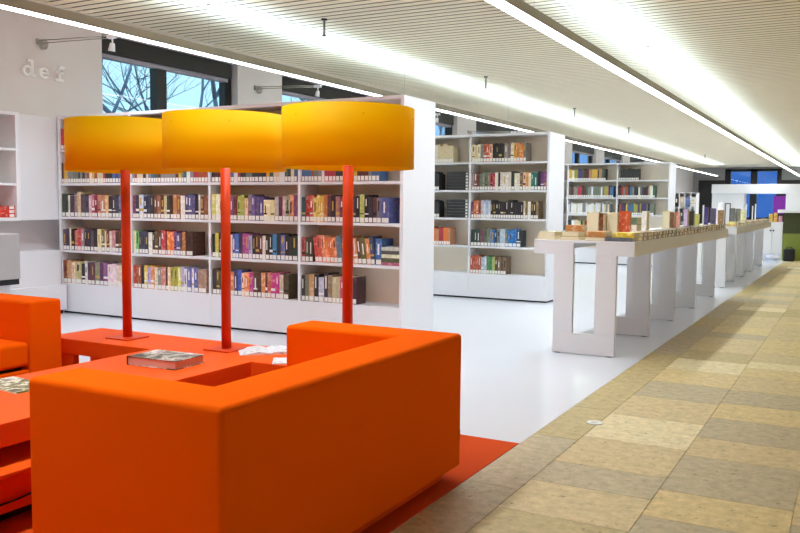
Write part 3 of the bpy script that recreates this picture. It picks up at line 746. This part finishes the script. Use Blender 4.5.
for i in range(16):
    y = 13.1 + i * .3
    hx = R.choice(ec)
    for lv in range(1 if i % 3 else 2):
        flat(-1.645, -1.525, y, y + .17, TT + lv * .034, .033, hx, '%s %s book, %s along the walkway edge of the second table' % ('upper' if lv else 'flat', cname(hx), ORD[i]), spine='right', label=True, grp='books along the walkway edge of the second table')

# ------------------------------------------------------------------ things by the window wall
t = thing('wall_shelf', (XW, 5.42, .965), 'white wall-hung open shelf at the left edge, holding red books', 'shelf')
W0 = -2.0
MB().box(0, .3, -.045, 0, 0, 1.05).build('side_panel', M['white'], t, .002); MB().box(0, .3, W0, W0 + .045, 0, 1.05).build('side_panel', M['white'], t, .002)
MB().box(.005, .295, -1.02, -.985, .03, 1.02).build('divider', M['white'], t)
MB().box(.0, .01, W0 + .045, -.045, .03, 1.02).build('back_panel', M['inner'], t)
for z in (0, 1.02): MB().box(.0, .3, W0 + .0455, -.0455, z, z + .03).build('shelf_board', M['white'], t)
for z in (.34, .68): MB().box(.011, .295, -.984, -.0455, z, z + .022).box(.011, .295, W0 + .046, -1.0205, z, z + .022).build('shelf_board', M['white'], t)
z = .9955
for i, (hx, nm) in enumerate((('c02818', 'lower'), ('d03020', 'middle'), ('b83428', 'topmost'))):
    b_ = flat(XW + .06, XW + .28, 5.14, 5.365, z, .038, hx, '%s of the three red books stacked on the wall-hung shelf' % nm, name='display_book', spine='right', grp='red books on the wall-hung shelf')
    MB().box(.109, .1108, .05, .10, .006, .032).build('spine_label', M['label'], b_); z += .038
for i, (hx, z0) in enumerate((('4a2424', 1.645 + .0227), ('8a7a3a', 1.305 + .0225))):
    o = book_obj('book', .035, .2, .15, hx); o.location = (XW + .28, 5.19 - .035, z0); o.rotation_euler = (0, 0, math.pi / 2)
    tag(o, ('dark red', 'olive')[i] + ' book standing on the %s shelf of the wall-hung unit' % ('upper', 'middle')[i], 'book', 'books on the wall-hung shelf')
t = thing('wall_cabinet', (XW, 5.4205, .965), 'closed plain white wall cabinet between the open shelf and the long bookcase', 'cabinet')
MB().box(0, .18, .001, 1.6, 0, 1.05).build('body', M['white'], t, .002); MB().box(.1805, .198, .003, .8, .002, 1.048).build('door', M['white'], t, .0015); MB().box(.1805, .198, .803, 1.598, .002, 1.048).build('door', M['white'], t, .0015)
t = thing('low_cabinet', (XW + .004, 2.2, 0), 'low white cabinet run under the wall cabinets, behind the left sofa', 'cabinet')
MB().box(0, .26, 0, 3.7, .30, .655).build('body', M['white'], t, .003); MB().box(0, .34, 0, 3.7, .04, .2995).build('base', M['white'], t, .003); MB().box(.02, .3, .02, 3.68, .0, .04).build('plinth', M['gap'], t)
t = thing('terminal', (-6.86, 4.72, 0), 'grey box-shaped unit with a black lower part, at the left edge behind the left sofa', 'terminal')
MB().box(-.2, .2, -.25, .27, .45, .86).build('housing', mat('grey_enamel', '#a9a6a6', .5), t, .006); MB().box(-.19, .19, -.24, .262, .40, .4499).build('black_band', M['black'], t); MB().box(-.15, .15, -.2, .2, .003, .4).build('stand', M['white'], t)

# arm spotlights on the piers
def arm(y, z, lab):
    t = thing('arm_spotlight', (XW, y, z), lab, 'spotlight', 'arm spotlights on the window wall')
    MB().box(0, .012, -.045, .045, -.03, .03).build('wall_plate', M['metal'], t, .003)
    c = MB()
    for k in range(4):
        pts = [(.03 + .016 * k, .035 * math.cos(q / 10 * 2 * math.pi), -.03 + .05 * math.sin(q / 10 * 2 * math.pi)) for q in range(11)]
        c.path(pts, .004, 6)
    c.build('spring_coil', M['metal'], t)
    MB().tube((.012, -.012, .012), (1.06, -.012, -.03), .005, .005, 8).tube((.012, .012, -.012), (1.06, .012, -.045), .005, .005, 8).build('arm_rod', M['metal'], t)
    h = MB().box(.99, 1.1, -.02, .02, -.055, -.02).build('arm_end', M['white'], t, .004)
    s = MB().tube((1.05, 0, -.056), (1.05, 0, -.1), .008, .008, 8).tube((1.05, 0, -.1), (1.035, .0, -.175), .022, .034, 16)
    s.build('spot_head', M['white'], t)
arm(5.913, 2.80, 'arm spotlight above the letters, reaching out beside the first window')
arm(9.454, 2.775, 'arm spotlight on the pier between the first and second windows')
arm(13.1, 2.76, 'arm spotlight on the pier between the second and third windows')
arm(16.75, 2.75, 'arm spotlight on the pier above the second bookcase')
arm(20.3, 2.74, 'arm spotlight on the pier beyond the second bookcase')

# the three letters on the wall (slab serif, raised); each drawn in the y-z plane
def letter(ch, y, z, lab):
    m = MB(); T = .035; n = 28
    def el(cy, cz, ry, rz, a0=0, a1=360, w=.028):
        A = []
        for i in range(n + 1):
            a = math.radians(a0 + (a1 - a0) * i / n)
            A.append(((cy + ry * math.cos(a), cz + rz * math.sin(a)), (cy + (ry - w) * math.cos(a), cz + (rz - w * .8) * math.sin(a))))
        for (o0, i0), (o1, i1) in zip(A, A[1:]): m.prism([i0, o0, o1, i1], 0, T, 0, 'x')
    def bx(y0, y1, z0, z1): m.prism([(y0, z0), (y1, z0), (y1, z1), (y0, z1)], 0, T, 0, 'x')
    if ch == 'd':
        el(.058, .052, .056, .054); bx(.098, .128, .0, .168); bx(.066, .0985, .145, .168); bx(.1275, .15, 0, .022)
    elif ch == 'e':
        el(.062, .055, .06, .057, 0, 318); bx(.03, .121, .046, .064)
    else:
        bx(.045, .073, .022, .118); el(.096, .112, .051, .05, 40, 180, .028); bx(.015, .115, .078, .098); bx(.012, .112, 0, .022)
    o = m.build('letter_' + ch, M['letter'], None, loc=(XW, y, z))
    return tag(o, lab, 'letter', 'raised letters on the window wall')
letter('d', 5.675, 2.43, 'raised white letter d, first of the three on the wall')
letter('e', 5.872, 2.427, 'raised white letter e, middle of the three on the wall')
letter('f', 6.06, 2.425, 'raised white letter f, last of the three, nearest the window')

# ------------------------------------------------------------------ far end of the hall
t = thing('low_cupboard', (-1.665, 20.5, 0), 'small white two-door cupboard on feet past the second table', 'cupboard')
MB().box(-.23, .21, 0, .5, .12, .846).build('body', M['white'], t, .004)
for s in (-1, 1):
    a = (-.225, -.012) if s < 0 else (-.008, .205)
    d = MB().box(a[0], a[1], -.018, -.0005, .125, .84).build('door', M['white'], t, .002)
    MB().tube((-.01 + s * .03 , -.035, .66), (-.01 + s * .03, -.018, .66), .02, .02, 12).build('knob', M['black'], d)
for x in (-.2, .18):
    for y in (.04, .46): MB().box(x - .025, x + .025, y - .025, y + .025, 0, .12).build('foot', M['white'], t)
for i, (x, hx, z1, nm) in enumerate(((-1.83, '2c2420', .96, 'black'), (-1.76, 'd8b040', 1.03, 'yellow'), (-1.66, 'e0a848', 1.06, 'orange-yellow'), (-1.56, 'd890a0', .99, 'pink'))):
    upright(x, x + .075, 20.56, z1, hx, '%s upright book on the white cupboard past the tables' % nm, .08, z0=.8465, grp='books on the white cupboard')
t = thing('service_counter', (-.75, 20.45, 0), 'green-fronted service counter with a white top at the far end of the walkway', 'counter')
MB().box(-.70, .9, 0, .6, .0, .6).build('lower_front', M['counter'], t)
mb_ = MB().box(-.70, .9, .0, .6, .601, 1.05)
for q in range(26): mb_.box(-.69 + q * .06, -.65 + q * .06, -.012, .0, .605, 1.045)
mb_.build('ribbed_panel', M['counterdark'], t); MB().box(-.82, .95, -.05, .65, 1.06, 1.13).build('worktop', M['white'], t, .004)
MB().box(-.70, .9, .01, .59, 1.0501, 1.0599).build('worktop_support', M['gap'], t)
t = thing('bag', (-1.29, 20.2, 0), 'black bag on the floor in front of the green counter', 'bag')
MB().box(-.115, .115, -.1, .12, .001, .27).build('body', M['black'], t, .03, 3); MB().path([(-.06, 0, .265), (-.05, 0, .31), (.05, 0, .31), (.06, 0, .265)], .008).build('handle', M['black'], t)
# white portal
t = thing('white_portal', (-2.4, 28, 0), 'white free-standing portal wall with a wide opening near the end wall', 'partition')
MB().box(-1.69, 1.8, 0, .8, 1.615, 1.90).build('beam', M['white'], t, .004)
MB().box(-1.69, -.735, .12, .7, 0, 1.614).build('left_panel', M['table'], t, .004)
MB().box(.456, 1.8, 0, .8, 0, 1.614).build('right_panel', M['white'], t, .004)
t = thing('purple_panel', (-2.19, 29.6, 0), 'purple panel seen through the opening of the white portal', 'panel')
MB().box(-.23, .5, 0, .06, .98, 1.56).build('panel', M['purple'], t); MB().box(-.23, .5, 0, .06, 0, .979).build('lower_panel', M['frame'], t)
# magazine rack beyond the third bookcase
t = thing('magazine_rack', (-3.66, 21, 0), 'white gridded magazine rack beyond the third bookcase', 'rack')
for k in range(5): MB().box(-.28 + k * .13, -.262 + k * .13, 0, .35, 0, 1.52).build('upright', M['white'], t)
for z in (.05, .42, .78, 1.14, 1.5): MB().box(-.28, .258, .0, .35, z, z + .018).build('shelf_board', M['white'], t)
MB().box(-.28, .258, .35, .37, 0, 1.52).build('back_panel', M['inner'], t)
k = 0
for z in (.80, 1.16):
    for c in range(4):
        hx = ['b04030', '303848', 'd8d0c8', '886040', '202024', 'c8b4a0', '5868a0', 'e0d8d0'][k]
        o = book_obj('magazine', .105, .24, .02, hx, False); o.location = (-3.66 - .256 + c * .13, 21.03, z + .0185 - .0005)
        tag(o, '%s magazine facing out, %s in the %s row of the white rack' % (cname(hx), ORD[c], 'lower' if z < 1 else 'upper'), 'magazine', 'magazines in the white rack'); k += 1

# ------------------------------------------------------------------ sky, camera, exposure
w = bpy.data.worlds.new('sky'); S.world = w; w.use_nodes = True
nt = w.node_tree; bg = nt.nodes['Background']
tc = nt.nodes.new('ShaderNodeTexCoord'); sp = nt.nodes.new('ShaderNodeSeparateXYZ'); nt.links.new(tc.outputs['Generated'], sp.inputs[0])
rp = nt.nodes.new('ShaderNodeValToRGB')
e = rp.color_ramp.elements
e[0].position = .78; e[0].color = (.50, .84, 1.0, 1); e[1].position = .985; e[1].color = (.07, .2, .5, 1)
mid = e.new(.91); mid.color = (.26, .52, .95, 1)
nt.links.new(sp.outputs['Y'], rp.inputs['Fac']); nt.links.new(rp.outputs['Color'], bg.inputs['Color']); bg.inputs['Strength'].default_value = 1.25

cam = bpy.data.cameras.new('camera'); co = bpy.data.objects.new('camera', cam); COL.objects.link(co); S.camera = co
f, yaw, pit, rol = 835.1, 0.500094, 0.0732924, 0.00931703
cy, sy, cp, sp_ = math.cos(yaw), math.sin(yaw), math.cos(pit), math.sin(pit)
fw = Vector((-sy * cp, cy * cp, -sp_)); rt = Vector((cy, sy, 0)); up = rt.cross(fw)
c_, s_ = math.cos(rol), math.sin(rol)
r2 = c_ * rt + s_ * up; u2 = -s_ * rt + c_ * up
mm = Matrix((r2, u2, -fw)).transposed().to_4x4(); mm.translation = (0, 0, 1.15); co.matrix_world = mm
cam.sensor_width = 36; cam.lens = f / 800 * 36; cam.clip_start = .05; cam.clip_end = 300
S.view_settings.view_transform = 'Standard'; S.view_settings.look = 'None'; S.view_settings.gamma = 1; S.view_settings.use_curve_mapping = False
S.view_settings.exposure = EXPO
try:
    S.cycles.max_bounces = 10; S.cycles.diffuse_bounces = 6; S.cycles.sample_clamp_indirect = 8; S.cycles.use_denoising = True
except Exception: pass
